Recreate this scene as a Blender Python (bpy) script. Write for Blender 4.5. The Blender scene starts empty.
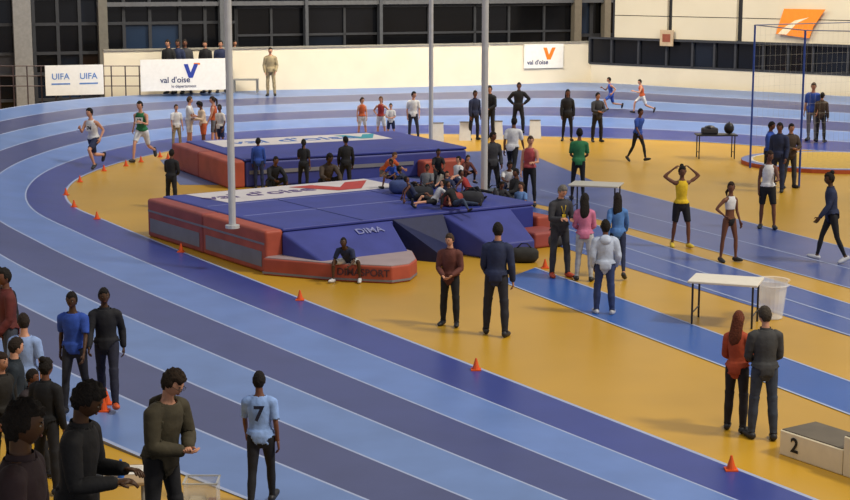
import bpy, math, random
from mathutils import Vector, Matrix
from mathutils.bvhtree import BVHTree
random.seed(7)
sc=bpy.context.scene
COL=sc.collection
try: sc.view_settings.view_transform='Standard'
except Exception: pass
F=1600.0; CH=5.9; PIT=math.atan(285/F)
cd=bpy.data.cameras.new('camera'); cam=bpy.data.objects.new('camera',cd); COL.objects.link(cam)
cam.location=(0,0,CH); cam.rotation_euler=(math.pi/2-PIT,0,0); cd.sensor_width=36; cd.lens=F/850*36; cd.clip_end=500
sc.camera=cam
CP=Vector((0,0,CH)); FW=Vector((0,math.cos(PIT),-math.sin(PIT))); UP=Vector((0,math.sin(PIT),math.cos(PIT))); RT=Vector((1,0,0))
def ray(px,py): return (FW*F+RT*(px-425)-UP*(py-250)).normalized()
def P(px,py,z=0.0):
    d=ray(px,py); return CP+d*((z-CH)/d.z)
def zat(px,py,Y):
    d=ray(px,py); return CP+d*(Y/d.y)
# ---------- materials
def lin(h):
    h=h.lstrip('#'); r=[int(h[i:i+2],16)/255 for i in (0,2,4)]
    return [c/12.92 if c<=.04045 else ((c+.055)/1.055)**2.4 for c in r]
MC={}
def mat(hexc,rough=.6,var=.12,scale=8.0,metal=0,alpha=1,bump=0,emit=0):
    k=(hexc,rough,var,scale,metal,alpha,bump,emit)
    if k in MC: return MC[k]
    m=bpy.data.materials.new('mat_'+hexc.strip('#')); m.use_nodes=True; nt=m.node_tree; b=nt.nodes['Principled BSDF']
    c=lin(hexc); b.inputs['Roughness'].default_value=rough; b.inputs['Metallic'].default_value=metal
    b.inputs['Specular IOR Level'].default_value=.35
    tc=nt.nodes.new('ShaderNodeTexCoord'); n=nt.nodes.new('ShaderNodeTexNoise'); n.inputs['Scale'].default_value=scale; n.inputs['Detail'].default_value=3
    nt.links.new(tc.outputs['Object'],n.inputs['Vector'])
    r=nt.nodes.new('ShaderNodeValToRGB'); r.color_ramp.elements[0].position=.3; r.color_ramp.elements[1].position=.7
    r.color_ramp.elements[0].color=[x*(1-var) for x in c]+[1]; r.color_ramp.elements[1].color=[min(1,x*(1+var)) for x in c]+[1]
    nt.links.new(n.outputs['Fac'],r.inputs['Fac']); nt.links.new(r.outputs['Color'],b.inputs['Base Color'])
    if bump:
        bp=nt.nodes.new('ShaderNodeBump'); bp.inputs['Strength'].default_value=bump; bp.inputs['Distance'].default_value=.02
        nt.links.new(n.outputs['Fac'],bp.inputs['Height']); nt.links.new(bp.outputs['Normal'],b.inputs['Normal'])
    if alpha<1: b.inputs['Alpha'].default_value=alpha
    if emit:
        nt.links.new(r.outputs['Color'],b.inputs['Emission Color']); b.inputs['Emission Strength'].default_value=emit
    MC[k]=m; return m
# ---------- mesh builder
class MB:
    def __init__(s): s.v=[];s.f=[];s.m=[];s.mats=[]
    def mi(s,m):
        if isinstance(m,int): return m
        if m not in s.mats: s.mats.append(m)
        return s.mats.index(m)
    def add(s,vs,fs,m):
        o=len(s.v); i=s.mi(m); s.v+= [Vector(v) for v in vs]
        for f in fs: s.f.append([o+k for k in f]); s.m.append(i)
    def quad(s,pts,m): s.add(pts,[list(range(len(pts)))],m)
    def box(s,c,size,m,M=None):
        x,y,z=[k/2 for k in size]; M=M or Matrix.Identity(3)
        vs=[Vector(c)+M@Vector((a*x,b*y,d*z)) for d in(-1,1) for b in(-1,1) for a in(-1,1)]
        s.add(vs,[(0,2,3,1),(4,5,7,6),(0,1,5,4),(2,6,7,3),(0,4,6,2),(1,3,7,5)],m)
    def prism(s,poly,z0,z1,m,m_top=None):
        n=len(poly); zz0=z0 if isinstance(z0,(list,tuple)) else [z0]*n; zz1=z1 if isinstance(z1,(list,tuple)) else [z1]*n
        vs=[(p[0],p[1],zz0[i]) for i,p in enumerate(poly)]+[(p[0],p[1],zz1[i]) for i,p in enumerate(poly)]
        s.add(vs,[list(range(n))[::-1]]+[[i,(i+1)%n,n+(i+1)%n,n+i] for i in range(n)]+([list(range(n,2*n))] if not m_top else []),m)
        if m_top:
            o=len(s.v)-n; s.f.append([o+k for k in range(n)]); s.m.append(s.mi(m_top))
    def tube(s,pts,rads,tag,n=8,lat=None,caps=True):
        pts=[Vector(p) for p in pts]; o=len(s.v); k=len(pts)
        for i,p in enumerate(pts):
            t=(pts[min(i+1,k-1)]-pts[max(i-1,0)]).normalized()
            L=Vector(lat) if lat is not None else Vector((1,0,0))
            if abs(L.dot(t))>.9: L=Vector((0,1,0)) if abs(t.y)<.9 else Vector((0,0,1))
            a=(L-t*L.dot(t)).normalized(); b=t.cross(a)
            r=rads[i] if isinstance(rads,(list,tuple)) else rads
            rx,ry=r if isinstance(r,(list,tuple)) else (r,r)
            for j in range(n):
                an=2*math.pi*j/n; s.v.append(p+a*rx*math.cos(an)+b*ry*math.sin(an))
        for i in range(k-1):
            tg=tag[i] if isinstance(tag,list) else tag; tg=s.mi(tg)
            for j in range(n):
                s.f.append([o+i*n+j,o+i*n+(j+1)%n,o+(i+1)*n+(j+1)%n,o+(i+1)*n+j]); s.m.append(tg)
        if caps:
            t0=s.mi(tag[0] if isinstance(tag,list) else tag); t1=s.mi(tag[-1] if isinstance(tag,list) else tag)
            s.f.append([o+j for j in range(n)][::-1]); s.m.append(t0)
            s.f.append([o+(k-1)*n+j for j in range(n)]); s.m.append(t1)
    def ball(s,c,r,m,nu=10,nv=7,M=None,fn=None):
        c=Vector(c); r=r if isinstance(r,(list,tuple)) else (r,r,r); M=M or Matrix.Identity(3); vs=[];fs=[]
        for i in range(nv+1):
            ph=math.pi*i/nv
            for j in range(nu):
                th=2*math.pi*j/nu; u=Vector((math.sin(ph)*math.cos(th),math.sin(ph)*math.sin(th),math.cos(ph)))
                if fn: u=fn(u)
                vs.append(c+M@Vector((u.x*r[0],u.y*r[1],u.z*r[2])))
        for i in range(nv):
            for j in range(nu): fs.append([i*nu+j,(i+1)*nu+j,(i+1)*nu+(j+1)%nu,i*nu+(j+1)%nu])
        s.add(vs,fs,m)
    def obj(s,name,parent=None,smooth=False,label=None,cat=None,kind=None,group=None,mats=None,origin=None):
        me=bpy.data.meshes.new(name); og=Vector(origin) if origin is not None else Vector((0,0,0))
        me.from_pydata([v-og for v in s.v],[],s.f)
        for m in (mats or s.mats): me.materials.append(m)
        for p,i in zip(me.polygons,s.m): p.material_index=i; p.use_smooth=smooth
        me.validate(); me.update()
        ob=bpy.data.objects.new(name,me); COL.objects.link(ob); ob.location=og
        meta(ob,label,cat,kind,group)
        if parent: par(ob,parent)
        return ob
def meta(ob,label=None,cat=None,kind=None,group=None):
    if label: ob['label']=label
    if cat: ob['category']=cat
    if kind: ob['kind']=kind
    if group: ob['group']=group
def par(ob,parent):
    ob.parent=parent; ob.matrix_parent_inverse=Matrix.Translation(-Vector(parent.location))
def empty(name,loc,label,cat,group=None):
    e=bpy.data.objects.new(name,None); e.empty_display_size=.2; e.location=loc; COL.objects.link(e); meta(e,label,cat,None,group); return e
def bevel(ob,w=.02,seg=2):
    b=ob.modifiers.new('bevel','BEVEL'); b.width=w; b.segments=seg; b.limit_method='ANGLE'
def frame(t,up):
    t=Vector(t).normalized(); up=Vector(up).normalized(); n=t.cross(up); return Matrix((t,up,n)).transposed()
def text(body,c,M3,size,m,name,parent=None,bold=0,sx=1.0,**kw):
    cu=bpy.data.curves.new('t','FONT'); cu.body=body; cu.size=size; cu.align_x='CENTER'; cu.align_y='CENTER'; cu.offset=bold; cu.extrude=.004
    o=bpy.data.objects.new('t',cu); COL.objects.link(o); dg=bpy.context.evaluated_depsgraph_get()
    me=bpy.data.meshes.new_from_object(o.evaluated_get(dg)); bpy.data.objects.remove(o)
    me.materials.clear(); me.materials.append(m)
    for v in me.vertices: v.co=M3@Vector((v.co.x*sx,v.co.y,v.co.z))
    ob=bpy.data.objects.new(name,me); ob.location=c; COL.objects.link(ob)
    meta(ob,**kw)
    if parent: par(ob,parent)
    return ob
def vlogo(c,M3,w,h,m,name,parent):
    pl=[(-.5,.5),(-.18,.5),(.02,-.1),(.3,.5),(.62,.5),(.18,-.5),(-.14,-.5)]
    b=MB(); b.quad([Vector(c)+M3@Vector((x*w,y*h,0.003)) for x,y in pl][::-1],m); return b.obj(name,parent)
# ---------- floor and track
YEL=mat('#bb912a',.34,.12,.3)
b=MB(); b.quad([(-60,-5,0),(60,-5,0),(60,110,0),(-60,110,0)],YEL); b.obj('floor',kind='structure')
def crom(pts,per):
    out=[]; n=len(pts)
    for i in range(n-1):
        p0,p1,p2,p3=pts[max(i-1,0)],pts[i],pts[i+1],pts[min(i+2,n-1)]
        for k in range(per):
            t=k/per; out.append(.5*((2*p1)+(p2-p0)*t+(2*p0-5*p1+4*p2-p3)*t*t+(3*p1-p0-3*p2+p3)*t**3))
    out.append(pts[-1]); return out
CT=[((1100,168),(1100,112,1)),((850,153),(850,97,1)),((700,142),(700,89,1)),((560,137),(580,83,1)),((420,134),(420,86,1)),((300,137),(230,92,1)),
((200,146),(100,98,1)),((130,160),(0,110,1)),((85,175),(-100,135,.95)),((66,190),(-180,175,.85)),((72,206),(-210,230,.6)),((110,223),(-150,300,.35)),
((181,252),(-50,365,.15)),((300,299),(100,438,.03)),((476,368),(260,504,0)),((731,468),(500,600,0)),((980,566),(760,703,0))]
inn=crom([P(a[0],a[1]) for a,_ in CT],10); out=crom([P(o[0],o[1],o[2]) for _,o in CT],10)
laneM=[mat('#31408a',.32,.08,1.2),mat('#5f7dbb',.32,.08,1.2),mat('#3b457a',.32,.08,1.2),mat('#627eb4',.32,.08,1.2),mat('#404874',.32,.08,1.2),mat('#607bb0',.32,.08,1.2)]
WL=mat('#9ba8c8',.5,.05)
b=MB(); NL=6; cuts=[(-.008,WL)]
for k in range(NL):
    cuts.append((k/NL+.003,laneM[k])); cuts.append(((k+1)/NL-.003,WL))
cuts.append((1.006,None))
npts=len(inn); vs=[]
for i in range(npts):
    a=inn[i];c=out[i]
    for t,_ in cuts:
        p=a.lerp(c,max(0,t))
        if t<0: p=a+(a-c).normalized()*.05; p.z=0
        p.z+=.012; vs.append(p)
w=len(cuts); b.v=vs
for i in range(npts-1):
    for j in range(w-1):
        b.f.append([i*w+j,i*w+j+1,(i+1)*w+j+1,(i+1)*w+j]); b.m.append(b.mi(cuts[j][1]))
skm=mat('#8d8a86')
for i in range(npts-1):
    p,q=vs[i*w+w-1],vs[(i+1)*w+w-1]; b.quad([p,q,(q.x,q.y,0),(p.x,p.y,0)],skm)
tr=b.obj('running_track',smooth=False,label='banked indoor running track with alternating light and dark blue lanes',cat='running track')
bv=BVHTree.FromPolygons(b.v+[Vector((-200,-5,0)),Vector((200,-5,0)),Vector((200,300,0)),Vector((-200,300,0))],b.f+[[len(b.v)+i for i in range(4)]])
def G(px,py):
    h=bv.ray_cast(CP,ray(px,py)); return h[0]
def strip(name,pts,m,label,z=.006,lines=None):
    b=MB(); q=[P(*p) for p in pts]; b.quad([(v.x,v.y,z) for v in q],m)
    for (a,c) in (lines or []):
        A=P(*a);B=P(*c);A.z=B.z=z+.004; t=(B-A).normalized(); n=Vector((-t.y,t.x,0))*.025
        b.quad([A-n,B-n,B+n,A+n],WL)
    return b.obj(name,label=label,cat='floor marking')
strip('jump_runway',[(500,281),(900,434),(900,400),(535,268)],mat('#2957a4',.32,.06,1),'bright blue jump runway across the yellow floor',lines=[((500,281),(900,434)),((535,268),(900,400))])
strip('sprint_lanes',[(470,212),(560,247),(900,352),(900,320),(560,214),(505,200)],mat('#38559a',.32,.06,1),'blue sprint lanes crossing the yellow infield',lines=[((470,212),(900,352)),((520,214),(900,336)),((560,214),(900,320))])
strip('sprint_lanes',[(430,153),(470,210),(505,198),(560,209),(900,302),(900,262),(600,184),(520,150)],mat('#425490',.32,.08,1),'slate blue infield lanes beside the landing mats',z=.005,lines=[((560,209),(900,302)),((540,190),(900,282)),((600,184),(900,262))])
strip('infield_surface',[(160,160),(180,185),(430,185),(430,140),(300,141)],mat('#57648f',.5,.08,1),'blue infield surface under the rear landing mat',z=.004)
# ---------- walls
class Seg:
    def __init__(s,A,B): s.A=Vector((A.x,A.y,0)); s.t=(Vector((B.x,B.y,0))-s.A).normalized(); s.n=Vector((s.t.y,-s.t.x,0)); s.M=frame(s.t,(0,0,1))
    def at(s,px,py,off=0):
        d=ray(px,py); A=s.A+s.n*off; k=(A-CP).dot(s.n)/d.dot(s.n); return CP+d*k
    def back(s,off): 
        q=Seg(s.A,s.A+s.t); q.A=s.A-s.n*off; return q
def wallbox(seg,px0,px1,z0,z1,m,th=.2,off=0,bd=None):
    b=bd or MB(); a=seg.at(px0,60,off); c=seg.at(px1,60,off); L=(Vector((c.x-a.x,c.y-a.y,0))).length
    mid=(a+c)/2; b.box((mid.x-seg.n.x*th/2,mid.y-seg.n.y*th/2,(z0+z1)/2),(L,z1-z0,th),m,seg.M); return b
BW=Seg(P(230,92,1),P(590,82.5,1)).back(.25)
RW=Seg(P(590,83,1),P(860,97.5,1)).back(.25)
wm=mat('#e0d8c6',.7,.05,.8)
zt=BW.at(400,46).z
wallbox(BW,104,592,0,zt,wm).obj('wall_back',kind='structure')
wallbox(BW,104,592,zt,zt+.06,mat('#8f8c84'),.3,.05).obj('trim_1',kind='structure')
GM=[mat('#101218',.15,.3,.3),mat('#171d29',.15,.3,.3),mat('#0b0c10',.15,.3,.3),mat('#2b211c',.2,.3,.3),mat('#223149',.2,.3,.3),mat('#3a3b43',.3,.3,.3)]  # brown, blue and grey panes have glass reflections painted into their colour
FR=mat('#33363e',.5,.1); FR2=mat('#70757d',.4,.1)
def glazing(name,seg,xs,zs,bars=.12,wts=(6,4,6,1,1,.6)):
    b=MB()
    for i in range(len(xs)-1):
        a=seg.at(xs[i],40);c=seg.at(xs[i+1],40)
        for j in range(len(zs)-1):
            b.quad([(a.x,a.y,zs[j]),(c.x,c.y,zs[j]),(c.x,c.y,zs[j+1]),(a.x,a.y,zs[j+1])],random.choices(GM,wts)[0])
    for x in xs:
        a=seg.at(x,40)+seg.n*.06; b.box((a.x,a.y,(zs[0]+zs[-1])/2),(bars,zs[-1]-zs[0],.12),FR,seg.M)
    a=seg.at(xs[0],40);c=seg.at(xs[-1],40);L=(Vector((c.x-a.x,c.y-a.y,0))).length
    for z in zs:
        m=(a+c)/2+seg.n*.07; b.box((m.x,m.y,z),(L,bars*.9,.1),FR,seg.M)
    return b.obj(name,kind='structure')
GB=BW.back(4.0)
zz=lambda y,seg=GB,x=400: seg.at(x,y).z
glazing('window_1',GB,[236,271,307,344,381,428,474,508,543,578],[0.0,zz(52),zz(33),zz(6),zz(-60)],.1,(6,2,6,.3,.3,.1))
glazing('window_2',GB,[-120,-60,-12,18,34,58,80,99,124,150,180,205,236],[0,zz(90),zz(66),zz(47),zz(20),zz(-4),zz(-60)],.13,(6,4,5,2,2.5,1))
glazing('window_3',GB,[578,590,602,614,640],[0.0,zz(70),zz(38),zz(-8),zz(-60)],.16,(6,3,5,1,1,.3))
k=0
for (x0,x1,c) in [(15,33,'#85868a'),(100,109,'#6c6a66'),(221,232,'#5c6068'),(306,309,'#4d515a'),(380,383,'#4d515a'),(574,581,'#7a746a'),(604,610,'#827c72')]:
    k+=1; wallbox(GB,x0,x1,0,zz(-60),mat(c,.5,.1),.4,.5).obj('trim_%d'%(k+1),kind='structure')
wallbox(GB,99,612,zz(4),zz(0),mat('#5c5f67',.5),.2,.4).obj('trim_20',kind='structure')
b=MB(); a=BW.at(104,60,-.25);c=BW.at(592,60,-.25);d=GB.at(592,60,.1);e=GB.at(104,60,.1)
b.prism([(a.x,a.y),(c.x,c.y),(d.x,d.y),(e.x,e.y)],0,1.3,mat('#6b6862')); b.obj('trim_21',kind='structure')
zr=lambda y,x=720: RW.at(x,y).z
wallbox(RW,591,1000,0,zr(69),mat('#ddd5c3',.7,.05,.8)).obj('wall_right',kind='structure')
glazing('window_4',RW.back(.1),[591,613,640,668,694,716,737,765,790,815,850,900,960],[zr(69),zr(42)],.09,(6,3,5,1.5,1.5,1))
b=MB()
pn=mat('#cfc8b6',.6,.05,.5)
for x0,x1 in [(614,666),(671,735),(741,850),(853,990)]:
    for z0,z1 in [(zr(41),zr(18)),(zr(17.2),zr(-6)),(zr(-7),zr(-60))]: wallbox(RW,x0,x1,z0,z1,pn,.2,.05,b)
wallbox(RW,612,1000,zr(43),zr(40.5),FR,.25,.1,b)
wallbox(RW,612,1000,zr(41),zr(-60),mat('#2a2c33'),.1,-.12,b)
b.obj('wall_right_upper',kind='structure')
def panel(seg,x0,x1,y0,y1,m,name,label,cat,off=.25,th=.05,pnl=True):
    a=seg.at(x0,y1,off);c=seg.at(x1,y1,off);zt_=seg.at((x0+x1)/2,y0,off).z;zb=seg.at((x0+x1)/2,y1,off).z
    mid=(a+c)/2; L=Vector((c.x-a.x,c.y-a.y,0)).length
    e=empty(name,(mid.x,mid.y,zb),label,cat)
    if pnl: b=MB(); b.box((mid.x,mid.y,(zt_+zb)/2),(L,zt_-zb,th),m,seg.M); o=b.obj('panel',e)
    return e,Vector((mid.x,mid.y,(zt_+zb)/2))+seg.n*(th/2+.005),L,zt_-zb
wh=mat('#e6e6e6',.6,.03)
BLU=mat('#2a3f9c');ORG=mat('#e07a20');NAV=mat('#223063')
e,c,L,h=panel(BW,141,226,59,90.5,wh,'advertising_banner','white banner with blue chevron logo and lettering on the back wall','banner',off=1.15)
vlogo(c+BW.t*(L*.08)+Vector((0,0,h*.12)),BW.M,h*.42,h*.44,BLU,'logo',e)
text("val d'oise",c-BW.t*(L*.1)+Vector((0,0,-h*.16)),BW.M,h*.26,NAV,'lettering',e,.004)
text("le département",c+Vector((0,0,-h*.36)),BW.M,h*.13,NAV,'lettering',e)
b=MB(); b.box(c+BW.t*(L*.16)+Vector((0,0,h*.34)),(h*.2,h*.06,.005),ORG,BW.M); b.obj('logo',e)
e,c,L,h=panel(BW,524,563,44,68,wh,'wall_sign','white wall sign with orange chevron logo','sign',off=.05)
vlogo(c+BW.t*(L*.12)+Vector((0,0,h*.1)),BW.M,h*.5,h*.5,ORG,'logo',e)
text("val d'oise",c-BW.t*(L*.16)+Vector((0,0,-h*.26)),BW.M,h*.26,NAV,'lettering',e,.004)
e,c,L,h=panel(BW,46,104,65,95,wh,'advertising_banner','long white barrier banner with blue lettering beside the railing','banner',off=.95)
LB=mat('#5a82c4')
for s in (-1,1):
    text("UIFA",c+BW.t*(s*L*.24)+Vector((0,0,h*.12)),BW.M,h*.28,LB,'lettering',e,.004)
    b=MB(); b.box(c+BW.t*(s*L*.24)+Vector((0,0,-h*.12)),(L*.32,h*.05,.004),LB,BW.M); b.obj('logo',e)
e,c,L,h=panel(RW,778,822,9,38,wh,'wall_banner','slanted orange banner with white mark hung on the upper wall','banner',off=.2,pnl=False)
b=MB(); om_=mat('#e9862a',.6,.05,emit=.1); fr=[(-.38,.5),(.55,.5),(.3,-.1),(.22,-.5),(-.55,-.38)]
pf=[c+RW.M@Vector((x*L,y*h,.0)) for x,y in fr]; pb_=[c+RW.M@Vector((x*L,y*h,-.04)) for x,y in fr]
b.quad(pf[::-1],om_); b.quad(pb_,om_)
for i in range(5): b.quad([pf[i],pf[(i+1)%5],pb_[(i+1)%5],pb_[i]],om_)
b.obj('panel',e)
b=MB(); b.quad([c+RW.M@Vector((x*L,y*h,.006)) for x,y in [(-.5,-.38),(-.3,-.4),(-.08,.0),(.2,.22),(-.12,.1),(-.36,-.15)]],mat('#efdcc0')); b.obj('logo',e)
e,c,L,h=panel(RW,660,673,30,46,mat('#b9a58c'),'wall_sign','small framed notice on the upper wall','sign',off=.2)
b=MB(); b.box(c,(L*.6,h*.5,.01),mat('#8a4b3a'),RW.M); b.obj('picture',e)
b=MB(); e=empty('railing',BW.at(20,100,.5),'dark metal railing at the outer edge of the bend','railing')
rm=mat('#4a3e42',.4,.1,metal=.3)
for x in range(-70,142,14):
    q=BW.at(x,95,.75); b.tube([(q.x,q.y,0),(q.x,q.y,BW.at(x,66,.75).z)],.025,rm,6)
for y in (66,76,86):
    a=BW.at(-70,y,.75);c=BW.at(141,y,.75); b.tube([a,c],.02,rm,6)
b.obj('rail_frame',e)
b=MB()
b.box((-4.0,7.5,8.1),(11.5,14,.25),mat('#77736c')); b.obj('shade_slab',kind='structure')  # unseen overhead slab, added to shade the near-left spectators
# ---------- poles
pm=mat('#c0c2c4',.35,.05,metal=.2)
def pole(px,py,z,r,label,zt=14,m=None):
    q=P(px,py,z); b=MB(); b.tube([(q.x,q.y,z+.0),(q.x,q.y,z+zt)],r,m or pm,12); b.tube([(q.x,q.y,z),(q.x,q.y,z+.06)],r*2,m or pm,12)
    b.obj('support_pole',smooth=False,label=label,cat='pole',origin=q)
pole(232.5,228,.87,.07,'tall grey metal pole standing on the front landing mat',zt=9)
pole(431,152,0,.07,'tall pale metal pole behind the landing mats')
pole(484,213,0,.08,'tall grey metal pole beside the landing mat')
# ---------- mats
MBL=mat('#303b8c',.5,.12,1.5);MBL2=mat('#3b428a',.5,.12,2);MOR=mat('#a24c3a',.55,.18,2);MGR=mat('#77767e',.6,.1,2);MWH=mat('#cac5c6',.6,.06,2);MRD=mat('#8f4540',.55,.16,2)
def mat_block(A,B,L,h,label,front=None):
    e1=(B-A).normalized(); e2=Vector((-e1.y,e1.x,0)); 
    if e2.x<0: e2=-e2
    W=(B-A).length; e=empty('landing_mat',(B+e2*L/2-e1*W/2),label,'landing mat')
    def q(u,v,z=0): r=A+e1*(u)+e2*(v); return Vector((r.x,r.y,z))
    def pr(u0,u1,v0,v1,z0,z1,m,name,mt=None,bw=.07):
        b=MB(); b.prism([q(u0,v0),q(u1,v0),q(u1,v1),q(u0,v1)],z0,z1,m,mt); o=b.obj(name,e,origin=q((u0+u1)/2,(v0+v1)/2)); o.matrix_parent_inverse=Matrix.Translation(-Vector(e.location)); bevel(o,min(bw,(z1-z0)*.4),4); return o
    return e,e1,e2,W,q,pr
A=P(148,236);B=P(266,274);
e,e1,e2,W,q,pr=mat_block(A,B,6.6,.82,'large orange and blue pole vault landing mat with white printed strip')
pr(0,W*.5-.005,0,.4,0,.84,MRD,'side_cushion',bw=.06); pr(W*.5,W,0,.4,0,.84,MOR,'side_cushion',bw=.06)
for u0,u1 in ((.15,W*.5-.15),(W*.5+.15,W-.15)):
    b=MB(); b.prism([q(u0,-.012),q(u1,-.012),q(u1,.0),q(u0,0)],.12,.42,MGR); b.obj('side_panel',e)
b=MB(); b.prism([q(.05,-.008),q(W-.05,-.008),q(W-.05,.0),q(.05,0)],.56,.6,MGR); b.obj('seam',e)
pr(-.0,W,.41,6.6,0,.78,MBL,'base_cushion',bw=.04)
pr(.0,W,.38,6.6,.785,.86,MBL2,'top_cover',MBL,.03)
pr(-.0,W+.1,6.62,7.0,0,.55,MOR,'side_cushion',bw=.06)
pr(W+.02,W+.8,6.0,6.8,0,.34,MRD,'side_cushion',bw=.06)
TM=frame(e2,-e1)
b=MB(); b.prism([q(.1,.9),q(1.75,1.1),q(1.75,5.6),q(.1,5.6)],.862,.868,MWH); b.obj('printed_strip',e)
cc=q(.95,4.3,.872); vlogo(cc,TM,1.9,1.1,mat('#b03a34'),'logo',e)
text("val d'oise",q(.95,2.3,.87),TM,.75,mat('#5a4a78'),'lettering',e,.01)
for u in (W*.36,W*.66):
    b=MB(); a_=q(u,.5);c_=q(u,6.6); b.prism([a_,c_,c_+e1*.03,a_+e1*.03],.86,.866,mat('#7f85b4')); b.obj('seam',e)
for v in (2.2,4.6):
    b=MB(); a_=q(0,v);c_=q(W,v); b.prism([a_,c_,c_+e2*.03,a_+e2*.03],.86,.866,mat('#1c2866')); b.obj('seam',e)
def wedge(v0,v1,out_,z0,z1,m,name):
    b=MB(); p0=q(W,v0);p1=q(W,v1);p2=q(W+out_,v1-.3);p3=q(W+out_,v0+.3)
    b.prism([p0,p3,p2,p1],0,[z1,z0,z0,z1],m); o=b.obj(name,e); bevel(o,.05,3); return o
wedge(.35,2.9,1.15,.3,.8,MBL2,'front_wedge'); wedge(4.2,5.95,1.25,.3,.8,MBL2,'front_wedge')
b=MB(); b.prism([q(W,2.95),q(W+1.0,3.5),q(W+.5,4.1),q(W,4.2)],0,[.8,.12,.2,.8],mat('#1a2148')); b.obj('planting_box_cover',e)
text("DIMA",q(W+.3,2.2,.69),frame(e2,(-e1*1.15+Vector((0,0,.5)))),.26,mat('#8085b4'),'lettering',e,.003)
pp=[P(263,275),P(330,281),P(392,284),P(410,281.5),P(417,276),P(413,268),P(395,262),P(300,260)]
pad=empty('landing_pad',P(335,278),'low orange front pad with pale top and dark lettering','landing mat')
b=MB(); b.prism([(v.x,v.y) for v in pp],0.0,.33,MOR); o=b.obj('cushion',pad); bevel(o,.03,3)
b=MB(); cxp=sum((v for v in pp),Vector())/len(pp)
b.prism([((v-cxp)*.975+cxp)[:2] for v in pp],.325,.345,mat('#9a8a8c',.6,.1,2)); b.obj('top_cover',pad)
b=MB(); b.prism([((v-cxp)*1.006+cxp)[:2] for v in pp],.03,.07,MGR); b.obj('seam',pad)
t=(pp[2]-pp[1]).normalized(); nn=Vector((t.y,-t.x,0))*.02
text("DIMASPORT",(pp[1]+pp[2])/2+nn+t*.05+Vector((0,0,.19)),frame(t,(0,0,1)),.19,mat('#4a3038'),'lettering',pad,.003)
A=P(172,168);B=P(228,189)
e,e1,e2,W,q,pr=mat_block(A,B,7,.75,'orange and blue high jump landing mat with printed strip')
pr(0,W*.5-.005,0,.5,0,.74,MRD,'side_cushion',bw=.07);pr(W*.5,W,0,.5,0,.74,MOR,'side_cushion',bw=.07)
pr(0,W,.51,7.2,0,.7,MBL2,'base_cushion'); pr(0,W,.45,7.2,.705,.78,MBL,'top_cover',bw=.03)
pr(W+.01,W+.5,5.6,6.9,.0,.5,MOR,'side_cushion')
b=MB(); b.prism([q(.3,.9),q(2.1,.9),q(2.1,6.2),q(.3,6.2)],.782,.788,MWH); b.obj('printed_strip',e)
TM=frame(e2,-e1); text("val d'oise",q(1.2,3.4,.79),TM,1.1,mat('#3a66b0'),'lettering',e,.01); vlogo(q(1.2,5.5,.79),TM,1.2,1.1,mat('#2c8fa0'),'logo',e)
b=MB(); b.prism([q(W+.01,.61),q(W+.03,.61),q(W+.03,5.5),q(W+.01,5.5)],.36,.46,MGR); b.obj('trim_band',e)
# ---------- throw cage
e=empty('throwing_cage',G(800,165),'blue steel throwing cage with thin netting','cage')
cb=mat('#2d4a9c',.4,.1); cg=mat('#7b83a0',.4,.05)
pts=[(750,168,25),(799,186,22),(868,190,26),(862,158,30),(800,150,32)]
W3=[]
for x,y,t in pts:
    g=P(x,y); top=zat(x,t,g.y).z; W3.append((g,top))
T=W3[0][1]
for i,(g,t) in enumerate(W3):
    if i in(2,4): continue
    b=MB(); b.tube([(g.x,g.y,0),(g.x,g.y,T)],.03,cb,8); b.obj('post',e)
for i,j in ((0,1),(1,2),(0,3)):
    a,c=W3[i][0],W3[j][0]; b=MB(); b.tube([(a.x,a.y,T),(c.x,c.y,T)],.016,cg,6); b.obj('top_rail',e)
nm=mat('#a5a39c',.6,.1)
for i,j in ((0,3),):
    a,c=W3[i][0],W3[j][0]; b=MB(); nx,nz=22,14
    for ii in range(nx+1):
        p=a.lerp(c,ii/nx); b.tube([(p.x,p.y,0.02),(p.x,p.y,T)],.002,nm,3,caps=False)
    for k in range(nz+1): b.tube([(a.x,a.y,T*k/nz),(c.x,c.y,T*k/nz)],.002,nm,3,caps=False)
    o=b.obj('net',e)
b=MB(); pc=G(835,164); 
def rg(r1,r2): return [(pc.x+r1*math.cos(a),pc.y+r2*math.sin(a)) for a in [i*math.pi/14 for i in range(28)]]
b.prism(rg(2.8,2.4),0.0,.12,mat('#b5562c'),mat('#5f6fa6',.5,.1,1)); b.prism(rg(2.55,2.15),.12,.125,mat('#cfc9bd')); b.prism(rg(2.45,2.05),.125,.13,mat('#b9983f'))
b.obj('throwing_circle',label='low round throwing circle with orange rim inside the cage',cat='throwing circle')
# ---------- tables
def table(c,sx,sy,yaw,h,tm,lm,label):
    e=empty('folding_table',(c.x,c.y,0),label,'table'); R=Matrix.Rotation(yaw,3,'Z')
    b=MB(); b.box((c.x,c.y,h-.02),(sx,sy,.04),tm,R); o=b.obj('table_top',e); bevel(o,.008,1)
    for sgx in (-1,1):
        for sgy in (-1,1):
            p=Vector((c.x,c.y,0))+R@Vector((sgx*(sx/2-.08),sgy*(sy/2-.07),0)); b=MB(); b.tube([p,(p.x,p.y,h-.04)],.018,lm,6); b.obj('leg',e)
        p=Vector((c.x,c.y,0)); a=p+R@Vector((sgx*(sx/2-.08),-(sy/2-.07),.2)); d=p+R@Vector((sgx*(sx/2-.08),(sy/2-.07),.2)); b=MB(); b.tube([a,d],.012,lm,6); b.obj('crossbar',e)
    return e
bk=mat('#202024',.4); gl=mat('#8a8a88',.4)
table(P(726,279,.75),1.15,.75,-.35,.75,mat('#dad5c8',.4,.04),bk,'white topped folding table with black legs on the yellow floor')
table(P(596,183.5,.75),1.2,.8,-.3,.75,mat('#b9b6ac',.4,.04),bk,'pale topped folding table beside the infield lanes')
T3=P(716,134,.75); table(T3,1.25,.6,0,.75,bk,bk,'dark folding table holding equipment')
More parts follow.
